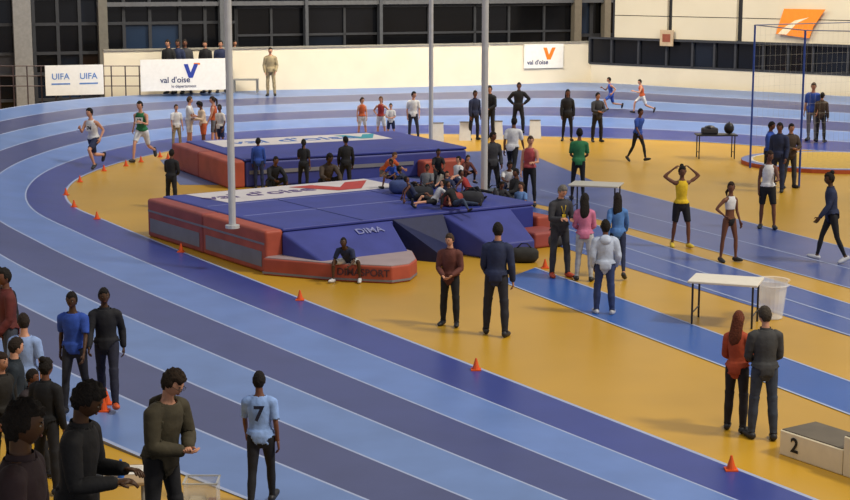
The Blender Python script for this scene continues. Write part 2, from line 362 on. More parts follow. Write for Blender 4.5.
b=MB(); b.box((T3.x-.2,T3.y,.85),(.5,.3,.2),mat('#3a3a40')); b.tube([(T3.x-.2,T3.y,.95),(T3.x-.2,T3.y,1.0),(T3.x-.2,T3.y,1.02)],[.2,.12,.03],bk,8); o=b.obj('equipment_bag',label='dark equipment bag resting on the black table',cat='bag'); bevel(o,.05,2)
b=MB(); b.ball((T3.x+.4,T3.y,.93),(.16,.16,.18),bk); b.tube([(T3.x+.4,T3.y-.1,1.05),(T3.x+.4,T3.y,1.13),(T3.x+.4,T3.y+.1,1.05)],.015,bk,5); b.obj('backpack',smooth=True,label='black backpack standing on the dark table',cat='bag')
q=P(771,318); b=MB(); pl=mat('#f0f0ee',.25,.04,4,alpha=.42)
b.tube([(q.x,q.y,.01),(q.x,q.y,.56),(q.x,q.y,.58),(q.x,q.y,.6)],[.19,.25,.29,.285],pl,20,caps=False); b.tube([(q.x,q.y,.015),(q.x,q.y,.03)],[.185,.185],pl,20)
b.tube([(q.x,q.y,.28),(q.x,q.y,.66),(q.x,q.y,.67)],[.2,.265,.3],pl,20,caps=False)
b.obj('storage_tub',smooth=False,label='stacked translucent white plastic tubs on the yellow floor',cat='tub')
c=P(112,474,.75); R=.12
table(c,.8,.62,R,.75,mat('#a58c6a',.5,.1),gl,'small folding table cluttered with papers and a bottle')
RM=Matrix.Rotation(R,3,'Z')
for (dx,dy,sx,sy,rt,cc_) in ((-.2,.05,.21,.297,.3,'#dfdcd2'),(-.05,.12,.21,.297,-.4,'#d6d2c6'),(.22,.1,.21,.297,.1,'#e2ded6')):
    b=MB(); b.box(c+RM@Vector((dx,dy,.004)),(sx,sy,.003),mat(cc_),Matrix.Rotation(rt,3,'Z'))
    for kk in range(6): b.box(c+RM@Vector((dx,dy,.006))+Matrix.Rotation(rt,3,'Z')@Vector((0,.1-kk*.035,0)),(.15,.006,.001),mat('#55555a'),Matrix.Rotation(rt,3,'Z'))
    b.obj('paper_sheet',label='loose white paper sheet on the small table',cat='paper',group='papers on the small table')
b=MB(); b.box(c+RM@Vector((-.18,-.14,.03)),(.2,.14,.06),mat('#23252a')); o=b.obj('pouch',label='small dark pouch on the small table',cat='pouch'); bevel(o,.02,3)
b=MB(); k=c+RM@Vector((.02,-.05,0)); b.tube([k,k+Vector((0,0,.1)),k+Vector((0,0,.1)),k+Vector((0,0,.01))],[.028,.036,.032,.026],mat('#e0ddd4',.5),12); b.obj('paper_cup',label='white paper cup on the small table',cat='cup')
k=c+RM@Vector((.1,-.12,0)); b=MB(); b.tube([k,k+Vector((0,0,.13)),k+Vector((0,0,.16)),k+Vector((0,0,.19))],[.034,.034,.014,.014],mat('#2b6ac8',.3,.1),12); b.obj('water_bottle',smooth=False,label='small blue bottle on the small table',cat='bottle')
q=P(202,497,.35); b=MB(); cl=mat('#e2e5e4',.2,.05,4,alpha=.22); rim=mat('#b9bbb8',.3,.05,4,alpha=.6)
for dx,dy,sx,sy in ((-.17,0,.008,.28),(.17,0,.008,.28),(0,-.14,.35,.008),(0,.14,.35,.008)): b.box((q.x+dx,q.y+dy,.38),(sx,sy,.32),cl)
for dx,dy,sx,sy in ((-.175,0,.02,.3),(.175,0,.02,.3),(0,-.145,.37,.02),(0,.145,.37,.02)): b.box((q.x+dx,q.y+dy,.54),(sx,sy,.015),rim)
b.box((q.x,q.y,.22),(.35,.28,.012),cl)
for dx in(-.14,.14):
    for dy in (-.11,.11): b.tube([(q.x+dx,q.y+dy,0),(q.x+dx,q.y+dy,.22)],.02,gl,6)
b.box((q.x-.05,q.y,.28),(.16,.2,.1),mat('#a89b80')); b.box((q.x+.1,q.y+.03,.27),(.08,.15,.08),mat('#7a4a3a'))
b.obj('storage_box',label='clear open plastic storage box on short legs',cat='box')
# ---------- podium
A=P(779,454);B=P(852,479); t=(B-A).normalized(); t.z=0; t.normalize(); nb=Vector((-t.y,t.x,0))
e=empty('winners_podium',(A+B)/2,'cream winners podium with dark step tops and black numerals','podium')
pw=mat('#e6dcc0',.5,.04);pt=mat('#5d5548',.5,.15,3)
def step(u0,u1,h,num):
    b=MB(); p=[A+t*u0,A+t*u1,A+t*u1+nb*.62,A+t*u0+nb*.62]; b.prism([(v.x,v.y) for v in p],0,h,pw); o=b.obj('step',e); bevel(o,.01,1)
    b=MB(); g=-.02; p=[A+t*(u0-g)-nb*g,A+t*(u1+g)-nb*g,A+t*(u1+g)+nb*(.62+g),A+t*(u0-g)+nb*(.62+g)]; b.prism([(v.x,v.y) for v in p],h,h+.012,pt); b.obj('tread',e)
    text(num,A+t*(u0+.25)-nb*.008+Vector((0,0,h*.52)),frame(t,(0,0,1)),.25,mat('#1c1b1b'),'numeral',e,.005)
step(0,1.0,.31,'2'); step(1.01,2.0,.48,'1'); step(2.01,3.0,.22,'3')
# ---------- cones
CM=mat('#d8551e',.5,.08); first=None
for i,(x,y) in enumerate([(66,195),(74,207),(80,182),(97,219),(104,171),(126,166),(141,162),(181,252),(300,300),(476,370),(731,470),(107,404),(168,159),(104,411),(160,157),(545,268)]):
    g=G(x,y)
    if first is None:
        e=empty('traffic_cone',g,'small orange marker cone on the inner track edge','cone',group='marker cones')
        b=MB(); b.box((g.x,g.y,g.z+.009),(.15,.15,.018),CM); c1=b.obj('cone_base',e)
        b=MB(); b.tube([(g.x,g.y,g.z+.016),(g.x,g.y,g.z+.08),(g.x,g.y,g.z+.13),(g.x,g.y,g.z+.18)],[.06,.04,.025,.012],CM,12); c2=b.obj('cone_body',e,smooth=False)
        first=(e,c1,c2,g)
    else:
        e0,a0,b0,g0=first; e=e0.copy(); e.location=g; COL.objects.link(e)
        for ch in (a0,b0):
            k=ch.copy(); k.parent=e; k.matrix_parent_inverse=Matrix.Translation(-g0); COL.objects.link(k)
for x,y in [(438,141),(465,140),(497,139),(535,138)]:
    g=G(x,y); b=MB(); s=.2; hh=.62; m=mat('#dededc',.5,.04)
    b.quad([(g.x-s,g.y-.2,g.z),(g.x+s,g.y-.2,g.z),(g.x+s*.9,g.y,g.z+hh),(g.x-s*.9,g.y,g.z+hh)],m); b.quad([(g.x-s,g.y+.2,g.z),(g.x+s,g.y+.2,g.z),(g.x+s*.9,g.y+.01,g.z+hh),(g.x-s*.9,g.y+.01,g.z+hh)],m)
    b.box((g.x,g.y,g.z+hh),(.38,.04,.03),gl)
    o=b.obj('lane_marker_board',label='white folded lane marker board beside the track',cat='sign',group='white marker boards')
g=BW.at(246,97,.6); e=empty('equipment_rack',(g.x,g.y,1.0),'small metal rack on the outer edge of the track','rack')
b=MB()
for dx in (-.45,.45):
    for dy in (-.2,.2): b.tube([(g.x+dx,g.y+dy,1.0),(g.x+dx,g.y+dy,1.5)],.03,gl,6)
b.obj('rack_leg',e); b=MB(); b.box((g.x,g.y,1.5),(1.0,.45,.05),gl); b.obj('shelf',e)
MT=.865
for i,(x,y,c,w,z) in enumerate([(420,200,'#23252c',.3,MT),(452,206,'#8a3a34',.25,MT),(470,205,'#26282f',.3,MT),(500,212,'#2b3350',.4,0),(524,262,'#2a2a2a',.3,0),(551,232,'#2c2b2e',.3,0),(494,200,'#58606a',.3,0),(553,246,'#3f3f46',.25,0),(438,186,'#b9b2a8',.22,MT),(513,214,'#7a2f38',.28,0),(400,193,'#3b4a7a',.25,MT),(528,238,'#34405c',.3,0)]):
    g=P(x,y,z); b=MB(); b.ball((g.x,g.y,z+.15),(w,.2,.15),mat(c,.8,.2),10,7,fn=lambda u:Vector([math.copysign(abs(k)**.6,k) for k in u]))
    b.tube([(g.x-w*.5,g.y,z+.28),(g.x-w*.2,g.y-.02,z+.38),(g.x+w*.2,g.y-.02,z+.38),(g.x+w*.5,g.y,z+.28)],.015,mat('#15151a'),5)
    b.obj('sports_bag',smooth=True,label='soft sports bag lying %s'%('on the landing mat' if z else 'on the floor near the mats'),cat='bag')
b=MB(); sm=mat('#4a4a4e',.7,.1)
for y0,y1,z in ((9.45,13.4,1.05),(7.1,9.4,2.0),(4.2,7.05,2.5)): b.box((-3.2,(y0+y1)/2,z/2),(9,y1-y0,z),sm)
b.obj('spectator_stand',label='grey stepped spectator stand',cat='stand')
# ---------- PEOPLE
POSE={
'stand':dict(th=[(3,5),(-3,5)],sh=[(0,2),(-5,2)],ua=[(0,9),(2,9)],fa=[(18,1),(14,1)]),
'stand2':dict(th=[(8,7),(-4,4)],sh=[(2,3),(-8,2)],ua=[(8,10),(-6,11)],fa=[(35,-8),(10,2)],hd=(25,5)),
'talk':dict(sp=(3,2),th=[(6,7),(-5,3)],sh=[(0,3),(-9,2)],ua=[(22,12),(-4,9)],fa=[(85,-14),(14,0)],hd=(18,4)),
'walk':dict(sp=(4,0),th=[(24,3),(-14,3)],sh=[(12,2),(-32,2)],ua=[(-22,9),(20,9)],fa=[(0,4),(42,0)]),
'walk2':dict(sp=(3,0),th=[(-12,3),(18,3)],sh=[(-26,2),(10,2)],ua=[(16,9),(-16,9)],fa=[(32,0),(2,4)]),
'run':dict(sp=(10,0),th=[(58,3),(-18,3)],sh=[(-22,2),(-82,2)],ua=[(-48,14),(30,12)],fa=[(35,0),(115,-22)]),
'run2':dict(sp=(12,0),th=[(-22,3),(48,3)],sh=[(-70,2),(5,2)],ua=[(35,12),(-52,14)],fa=[(110,-22),(30,0)]),
'hips':dict(th=[(3,9),(-3,7)],sh=[(0,3),(-4,3)],ua=[(-18,42),(-18,42)],fa=[(32,-42),(32,-42)]),
'phone':dict(sp=(6,0),th=[(4,6),(-2,6)],sh=[(0,2),(-4,2)],ua=[(10,10),(10,10)],fa=[(95,-24),(90,-24)],hd=(0,28)),
'hunch':dict(sp=(10,0),th=[(6,6),(0,6)],sh=[(-2,2),(-6,2)],ua=[(8,12),(8,12)],fa=[(78,-48),(70,-50)],hd=(0,30)),
'cross':dict(th=[(4,6),(-3,6)],sh=[(0,2),(-5,2)],ua=[(22,12),(22,12)],fa=[(80,-58),(72,-55)]),
'front':dict(sp=(2,0),th=[(4,5),(-3,4)],sh=[(0,2),(-7,2)],ua=[(6,9),(6,9)],fa=[(62,-30),(58,-32)],hd=(0,4)),
'pockets':dict(th=[(4,6),(-3,5)],sh=[(0,2),(-5,2)],ua=[(-9,13),(-9,13)],fa=[(24,-8),(24,-8)]),
'head':dict(th=[(4,7),(-6,5)],sh=[(0,2),(-12,2)],ua=[(10,122),(10,122)],fa=[(-5,-128),(-5,-128)]),
'onehip':dict(th=[(6,8),(-6,6)],sh=[(0,2),(-8,2)],ua=[(-5,14),(-16,42)],fa=[(25,2),(32,-42)],hd=(-20,0)),
'sit':dict(sp=(12,0),th=[(82,12),(78,10)],sh=[(5,3),(-8,3)],ua=[(35,12),(30,12)],fa=[(75,-18),(70,-15)],hd=(0,12)),
'padsit':dict(sp=(42,0),th=[(98,34),(93,30)],sh=[(-10,-2),(6,0)],ua=[(26,18),(22,18)],fa=[(66,-14),(74,-14)],hd=(0,-22)),
'crouch':dict(sp=(22,0),th=[(112,24),(104,22)],sh=[(-8,3),(12,3)],ua=[(48,16),(44,16)],fa=[(62,-12),(75,-12)],hd=(0,8)),
'floor':dict(sp=(-12,0),th=[(118,14),(96,14)],sh=[(30,3),(62,3)],ua=[(35,16),(-35,20)],fa=[(85,-12),(-12,12)]),
'lounge':dict(sp=(-32,0),th=[(92,10),(112,12)],sh=[(86,3),(35,3)],ua=[(-45,18),(-35,18)],fa=[(-18,8),(-10,8)],hd=(0,-18)),
'bend':dict(sp=(38,0),th=[(14,7),(-2,7)],sh=[(-6,2),(-10,2)],ua=[(48,12),(42,12)],fa=[(62,-8),(60,-8)],hd=(0,10)),
}
WORD={'stand':'standing','stand2':'standing with head turned','talk':'standing with one hand raised','walk':'walking','walk2':'walking','run':'running','run2':'running','hips':'standing with hands on hips','phone':'looking down at their hands','hunch':'looking down with arms folded','cross':'standing with folded arms','front':'standing with hands held in front','pockets':'standing with hands at the waist','head':'standing with both hands on the head','onehip':'standing with one hand on the hip','sit':'sitting','padsit':'sitting','crouch':'sitting with bent knees','floor':'sitting on the ground','lounge':'leaning back on the ground','bend':'bending forward'}
TOPS={'vest':({0,1,13},.013),'crop':({0},.008),'tee':({0,1,4,13,14},.022),'shirt':({0,1,4,5,6,13,14},.018),'jacket':({0,1,2,4,5,6,13,14},.024),'hoodie':({0,1,2,4,5,6,13,14},.034)}
BOTS={'shorts':({2,7,13,14},.016),'briefs':({2,14},.008),'tights':({2,7,8,9,13,14},.006),'trousers':({2,7,8,9,10,13,14},.012)}
COLN={'white':'#d2d4d8','black':'#1c1d22','navy':'#232c4a','blue':'#2b4ba2','lightblue':'#8ba4d4','green':'#2a7048','orange':'#ba5a34','red':'#963030','maroon':'#5e352f','brown':'#453a32','grey':'#6a6c72','darkgrey':'#36373d','beige':'#9a8d70','yellow':'#d6b426','pink':'#bd7092','jean':'#39465f','greyblue':'#aebbd3','darkred':'#5c2826','skyblue':'#6f92c4'}
SK=[ '#b07e64','#c69278','#48301f','#6a4433','#32201a']
def hdir(f,o,s): f=math.radians(f);o=math.radians(o); return Vector((s*math.sin(o),-math.sin(f)*math.cos(o),-math.cos(f)*math.cos(o)))
def hfn(u):
    x,y,z=u
    if z<0: x*=1-.33*(-z)**1.4; y*= (1-.3*(-z)) if y>0 else (1-.08*(-z))
    if y<0:
        y-= .24*math.exp(-(x/.14)**2-((z+.12)/.16)**2)
        y+= .08*(math.exp(-((abs(x)-.38)/.18)**2-((z-.06)/.12)**2))
        y-= .05*math.exp(-(x/.3)**2-((z+.42)/.1)**2)
    return Vector((x,y,z))
PP=[]
def build_raw(pose,fem):
    p=POSE[pose]; mb=MB(); ex=MB(); bd=random.uniform(.88,1.0)
    jt=lambda a,k=4:(a[0]+random.uniform(-k,k),a[1]+random.uniform(-1.5,2))
    fix=pose in('head','hips','onehip','cross','hunch','front','padsit')
    sp=p.get('sp',(0,0)); sp=(sp[0]+random.uniform(-1,3),sp[1]+random.uniform(-2,2)); up=Vector((math.sin(math.radians(sp[1])),-math.sin(math.radians(sp[0])),math.cos(math.radians(sp[0])))).normalized()
    sw=(.15 if fem else .17)*(.5+bd*.5); X=Vector((1,0,0)); pel=Vector((0,0,0)); wa=.85 if fem else 1
    ps=[(-.12,.085,.072,2),(-.05,.148,.105,14),(.03,.156,.108,13),(.09,.145*wa,.1,1),(.17,.134*wa,.094,1),(.24,.14*wa,.098,0),(.34,.156*wa,.11,0),(.43,.156*wa,.1,0),(.475,.132*wa,.08,0),(.512,.086,.065,3),(.55,.056,.058,3),(.66,.05,.054,3)]
    mb.tube([pel+(up if a>.03 else Vector((0,0,1)))*a for a,_,_,_ in ps],[(r*bd,s*bd) for _,r,s,_ in ps],[t for *_,t in ps],12,lat=X)
    low=-.13
    for i,s in enumerate((1,-1)):
        h=pel+X*s*.084; d=hdir(*jt(p['th'][i],2),s); k=h+d*.43; d2=hdir(*jt(p['sh'][i],2),s); an=k+d2*.415
        mb.tube([h-d*.02,h+d*.1,h+d*.24,h+d*.36,k,k+d2*.06,k+d2*.15,k+d2*.28,k+d2*.37,an],[r*bd for r in [.088,.084,.07,.059,.053,.05,.054,.042,.035,.036]],[7,7,7,8,8,9,9,9,10],10)
        f=math.radians(p['sh'][i][0]+90); fd=Vector((s*.22,-math.sin(f),-math.cos(f))).normalized(); dn=d2
        a0=an+dn*.03
        mb.tube([a0-fd*.07,a0-fd*.03,a0+fd*.05,a0+fd*.13,a0+fd*.185],[(.03,.03),(.04,.045),(.042,.042),(.045,.032),(.03,.02)],11+i,10,lat=X)
        low=min(low,(a0.z-.046),(a0+fd*.18).z-.03,k.z-.06)
        sh=pel+up*.455+X*s*sw; u=hdir(*(p['ua'][i] if fix else jt(p['ua'][i],7)),s); el=sh+u*.285; v=hdir(*(p['fa'][i] if fix else jt(p['fa'][i],9)),s); wr=el+v*.25
        mb.tube([sh-X*s*.06+up*.014,sh+u*.02,sh+u*.1,sh+u*.17,sh+u*.23,el,el+v*.07,el+v*.16,wr],[r*bd for r in [.05,.056,.049,.045,.04,.038,.039,.032,.026]],[4,4,4,4,5,5,6,6],10)
        side=Vector((0,-1,0)); side=(side-v*side.dot(v)); side=side.normalized() if side.length>.2 else Vector((0,0,1)); nn=v.cross(side)
        if nn.dot(X*s)>0: nn=-nn
        ex.tube([wr-v*.02,wr+v*.02,wr+v*.06,wr+v*.095],[(.026,.02),(.034,.017),(.041,.016),(.038,.013)],0,8,lat=side)
        for j,(o,l) in enumerate(((.029,.072),(.01,.08),(-.01,.075),(-.028,.058))):
            b0=wr+v*.085+side*o; b1=b0+(v*.92+nn*.38).normalized()*l*.5; b2=b1+(v*.6+nn*.8).normalized()*l*.5
            ex.tube([b0,b1,b2],[.0095,.009,.007],0,5)
        b0=wr+v*.03+side*.028; b1=b0+(v*.6+side*.75+nn*.2).normalized()*.04; b2=b1+(v*.9+side*.2+nn*.4).normalized()*.03
        ex.tube([b0,b1,b2],[.012,.011,.008],0,5)
    yaw,pi=p.get('hd',(0,0)); yaw+=random.uniform(-14,14); pi+=random.uniform(-3,7); R=Matrix.Rotation(math.radians(yaw),3,'Z')@Matrix.Rotation(math.radians(pi),3,'X')
    hc=pel+up*.645+R@Vector((0,-.02,.055))
    return mb,ex,hc,R,low,up
def hair_mesh(style,hc,R,up):
    b=MB(); sd=random.uniform(0,9)
    th={'afro':1.19,'curly':1.15,'short':1.07}.get(style,1.1); am={'afro':.06,'short':.035,'curly':.07}.get(style,.04)
    def fn(u):
        x,y,z=u; inside=(z>.45+.08*math.sin(x*6+sd)) or (y>-.3 and z>-.05) or (y>-.05 and z>-.3) or (y>.3 and z>-.62)
        if y<-.5 and z<.5+.08*math.sin(x*6+sd): inside=False
        v=hfn(u)
        nz=1+am*(math.sin(x*13+sd)*math.sin(y*11+sd*2)+math.sin(z*15+sd*3)*math.cos(x*17))*.9
        return v*th*nz if inside else v*.9
    b.ball(hc+R@Vector((0,.004,.004)),(.077,.098,.12),0,28,20,R,fn)
    if style=='long': b.tube([hc+R@Vector((0,.05,.06)),hc+R@Vector((0,.07,-.03)),hc+Vector((0,.085,-.13)),hc+Vector((0,.12,-.22)),hc+Vector((.01,.135,-.3)),hc+Vector((.015,.13,-.37))],[(.075,.045),(.088,.045),(.09,.042),(.095,.036),(.075,.028),(.03,.015)],0,12,lat=(1,0,0))
    if style=='bun': b.ball(hc+R@Vector((0,.07,.12)),.045,0,10,7)
    if style=='tail': b.tube([hc+R@Vector((0,.09,.05)),hc+R@Vector((0,.14,0)),hc+Vector((0,.15,-.12)),hc+Vector((0,.13,-.2))],[.03,.035,.03,.012],0,8)
    return b
def person(px,py,hy,face,pose,top,bot,skin=0,hair=('short','#17120f'),shoe='#26272c',extra='',fem=False,base=None,vox=.021,num=None,seatz=0,acc=None):
    if pose=='stand' and base is None and random.random()<.4: pose=random.choice(('talk','stand2','front'))
    mb,ex,hc,R,low,up=build_raw(pose,fem)
    pos=base if base is not None else (P(px,py,seatz) if seatz else G(px,py))
    tz=zat(px,hy,pos.y).z; hgt=tz-pos.z; topz=hc.z+.135
    s=max(.6,hgt/(topz-low)); s=min(s,1.2)
    me=bpy.data.meshes.new('raw'); me.from_pydata(mb.v,[],mb.f); o=bpy.data.objects.new('raw',me); COL.objects.link(o)
    r=o.modifiers.new('r','REMESH'); r.mode='VOXEL'; r.voxel_size=vox; sm_=o.modifiers.new('s','SMOOTH'); sm_.factor=.5; sm_.iterations=3
    PP.append(dict(o=o,mb=mb,ex=ex,hc=hc,R=R,low=low,up=up,pos=pos,s=s,face=face,top=top,bot=bot,skin=SK[skin],hair=hair,shoe=shoe,pose=pose,extra=extra,fem=fem,num=num,acc=acc))
def C(n): return COLN.get(n,n)
S='stand';S2='stand2'
person(95,168,107,-25,'run',('vest','white'),('shorts','navy'),1,extra='on the banked bend',num='74')
person(143,161,100,-10,'run2',('vest','green'),('shorts','white'),1,extra='on the banked bend',num='12')
person(611,111,77,-80,'run',('vest','blue'),('shorts','blue'),0,extra='on the back lanes')
person(642,113,79,-80,'run2',('vest','orange'),('shorts','white'),1,extra='on the back lanes')
person(637,162,108,40,'walk',('tee','blue'),('tights','black'),3,extra='beside the infield lanes')
gb=('short','#4a3826')
person(177,150,104,30,S,('tee','white'),('trousers','beige'),1,gb); person(190,149,96,90,'cross',('tee','white'),('shorts','white'),1,gb)
person(204,150,101,-60,'phone',('shirt','#d0b9a0'),('shorts','orange'),3,('afro','#17120f')); person(215,149,96,-90,S2,('vest','orange'),('shorts','grey'),1,('tail','#2a1f18'),fem=True)
person(221,152,104,-40,S,('tee','#d8cfc4'),('shorts','navy'),3)
person(271,96,47,0,'pockets',('hoodie','beige'),('trousers','beige'),1,extra='by the back wall')
for x,hy,c in ((169,37,'black'),(178,34,'navy'),(186,36,'darkgrey'),(206,40,'black'),(221,40,'navy'),(235,40,'black')):
    off=.5 if x<226 else -1; q=BW.at(x,58,off); q.z=1.0 if off>0 else 1.3; person(x,58,hy,random.choice((-20,20,0)),'stand',('jacket',c),('trousers','black'),random.choice((0,3)),base=q,extra='by the back wall',vox=.03)
person(362,139,97,20,S,('vest','orange'),('shorts','white'),1,('tail','#3a2a1e'),fem=True); person(381,140,96,-20,'hips',('vest','red'),('shorts','white'),1,fem=True,hair=('tail','#5a4028'))
person(391,141,103,0,'cross',('tee','white'),('shorts','navy'),1,fem=True); person(413,141,91,10,S,('tee','white'),('trousers','darkgrey'),1)
person(172,208,149,160,'front',('jacket','black'),('trousers','black'),3,extra='beside the landing mat')
person(259,188,138,180,S,('jacket','blue'),('trousers','navy'),3,('afro','#17120f')); person(272,197,155,30,'crouch',('jacket','black'),('trousers','black'),3,seatz=0.001)
person(304,193,139,170,'talk',('tee','black'),('trousers','black'),3,fem=True,hair=('tail','#17120f')); person(326,197,152,20,'crouch',('jacket','brown'),('trousers','black'),2,('afro','#17120f'))
person(346,194,136,200,S2,('jacket','black'),('trousers','black'),3); person(384,197,151,60,'bend',('tee','orange'),('shorts','grey'),1,('short','#5a4028'))
person(350,280,234,-15,'padsit',('tee','navy'),('shorts','white'),2,seatz=0,shoe='#c8c8cc',extra='on the low front pad')
om='on the landing mat'
person(408,192,168,70,'lounge',('tee','navy'),('shorts','black'),2,('afro','#17120f'),seatz=MT,extra=om); person(438,187,148,10,'sit',('tee','black'),('tights','black'),3,('tail','#17120f'),fem=True,seatz=MT,extra=om)
person(426,196,164,-20,'floor',('tee','grey'),('tights','black'),3,seatz=MT,extra=om); person(457,188,156,-50,'floor',('tee','white'),('shorts','navy'),1,seatz=MT,extra=om); person(470,198,170,60,'lounge',('vest','red'),('tights','black'),3,seatz=MT,extra=om)
person(447,200,171,10,'floor',('jacket','navy'),('trousers','black'),0,seatz=MT,extra=om); person(512,208,168,-60,'floor',('jacket','black'),('trousers','darkgrey'),3)
person(416,204,178,90,'lounge',('vest','navy'),('shorts','black'),3,seatz=MT,extra=om); person(434,208,183,-70,'lounge',('tee','#b9bcc4'),('shorts','black'),1,seatz=MT,extra=om)
person(464,184,158,30,'crouch',('jacket','maroon'),('tights','black'),1,('long','#3a2a1e'),fem=True,seatz=MT,extra=om); person(456,210,186,60,'lounge',('jacket','black'),('tights','jean'),3,seatz=MT,extra=om)
person(396,188,160,-40,'crouch',('tee','blue'),('shorts','black'),3,seatz=MT,extra=om)
person(498,214,180,30,'crouch',('jacket','darkgrey'),('trousers','black'),3); person(520,216,182,-30,'floor',('tee','#5c7fb4'),('tights','black'),0,('tail','#3a2a1e'),fem=True)
person(507,198,160,10,'crouch',('tee','white'),('tights','navy'),3,('afro','#17120f'))
person(492,199,131,20,S2,('jacket','darkgrey'),('trousers','black'),3); person(474,140,90,30,S,('jacket','navy'),('trousers','black'),3); person(490,139,85,-30,S,('jacket','black'),('trousers','black'),0)
person(512,182,117,160,'walk',('tee','white'),('tights','black'),3,extra='beside the lanes'); person(529,206,135,-20,'talk',('vest','#a84a50'),('tights','black'),1,('short','#3a2a1e'),extra='beside the lanes')
person(518,133,82,-10,'hips',('jacket','black'),('trousers','black'),3); person(567,141,89,0,S,('jacket','black'),('tights','black'),3,fem=True,hair=('long','#17120f'))
person(578,200,128,175,'front',('tee','green'),('tights','black'),3,extra='near the pale table'); person(597,142,92,20,'cross',('jacket','darkgrey'),('trousers','black'),0)
person(450,326,232,-15,'front',('jacket','maroon'),('trousers','black'),1,('short','#3a2c22'),extra='on the yellow floor',vox=.02)
person(496,336,222,170,'stand2',('jacket','navy'),('trousers','#232530'),0,('short','#17120f'),extra='on the yellow floor',vox=.02)
person(559,277,183,20,'phone',('jacket','darkgrey'),('trousers','darkgrey'),1,('short','#6d6a66'),shoe='#b84a30',extra='with a yellow lanyard',acc='lanyard')
person(584,281,193,175,'front',('shirt','pink'),('trousers','#a9adb4'),3,('long','#17120f'),fem=True); person(617,278,193,175,'walk',('jacket','#4a76b4'),('tights','navy'),1,('long','#1a1412'),fem=True)
person(604,314,220,178,'pockets',('hoodie','greyblue'),('trousers','#2c3a64'),3,('afro','#17120f'),shoe='#b9bcc4',extra='on the blue runway',vox=.02)
person(680,248,165,10,'head',('vest','yellow'),('shorts','black'),3,('bun','#17120f'),shoe='#c9b03a',fem=True,extra='on the infield lanes',vox=.02)
person(728,262,181,30,'onehip',('crop','white'),('briefs','black'),3,('tail','#2a1c14'),fem=True,extra='on the infield lanes',vox=.02)
person(766,229,150,-10,'talk',('vest','white'),('shorts','black'),3,('tail','#2a1c14'),fem=True); person(777,192,122,-30,S,('jacket','navy'),('trousers','navy'),3); person(789,188,123,20,'cross',('jacket','brown'),('trousers','darkgrey'),0)
person(768,186,121,60,S,('jacket','blue'),('shorts','black'),3); person(830,263,172,-90,'walk2',('jacket','navy'),('tights','black'),2,('bun','#17120f'),shoe='#b8bcc6',fem=True,extra='on the yellow floor',vox=.02)
person(811,141,82,-30,'stand2',('tee','blue'),('trousers','grey'),0,('short','#3a2a1e'),extra='at the cage')
person(820,142,92,150,'stand',('jacket','brown'),('trousers','black'),0)
person(735,431,311,150,'front',('jacket','#a04429'),('trousers','#201e24'),1,('long','#5c2c18'),fem=True,extra='next to a companion',vox=.017)
person(762,439,306,185,'front',('jacket','#3b3c3e'),('trousers','#353c4a'),1,('short','#3a332c'),extra='next to a companion',vox=.017)
person(77,412,290,-5,'walk2',('tee','blue'),('trousers','#1d1f28'),2,('short','#120d0b'),vox=.02,extra='on the track')
person(109,407,286,5,'walk',('jacket','#1b1c22'),('trousers','#202232'),2,('short','#120d0b'),shoe='#c2562c',extra='on the track',vox=.02)
person(29,440,313,170,'stand2',('tee','lightblue'),('trousers','navy'),1,('short','#241a14'),vox=.02)
person(262,509,372,178,'walk2',('tee','#84a3da'),('trousers','#191a20'),3,('short','#120d0b'),num='7',extra='with a number on the back',vox=.017)
person(3,392,266,20,S,('jacket','black'),('trousers','black'),2,('afro','#120d0b')); person(12,398,267,-60,S2,('jacket','darkred'),('trousers','#3a3f4c'),3,vox=.02)
person(18,470,337,100,'stand2',('jacket','#1f2831'),('trousers','black'),1,('short','#241a14'),vox=.02)
person(49,492,358,160,S,('jacket','#15161a'),('trousers','black'),3,('bun','#120d0b'),vox=.02)
person(36,480,368,60,S2,('jacket','#2c2529'),('trousers','black'),3,('short','#1a120e'),vox=.02); person(5,478,352,60,S,('jacket','#242220'),('trousers','black'),0,('afro','#2a1c14'),vox=.02)
def spec(px,hy,tier,H,*a,**k):
    Y=F*(CH-tier-H)/(hy+35)
    for _ in range(5):
        z=zat(px,hy,Y).z; Y*= (CH-tier-H)/(CH-z)
    q=zat(px,hy,Y); q.z=tier; person(px,0,hy,*a,base=q,**k)
os_='on the stand'
spec(158,366,1.05,1.66,55,'hunch',('hoodie','#3f3a2c'),('trousers','black'),1,('curly','#2a1e14'),vox=.014,extra=os_,acc='glasses')
spec(72,380,2.0,1.55,80,'phone',('jacket','#16171b'),('trousers','black'),2,('curly','#120d0b'),vox=.014,extra=os_)
spec(14,398,2.5,1.52,88,'front',('jacket','#2a1d22'),('trousers','black'),2,('curly','#120d0b'),vox=.014,extra=os_)
dg=bpy.context.evaluated_depsgraph_get()
EY=mat('#9a9288',.5,0);ED=mat('#120c0a',.4,0);LPm=mat('#5e302a',.5,0)
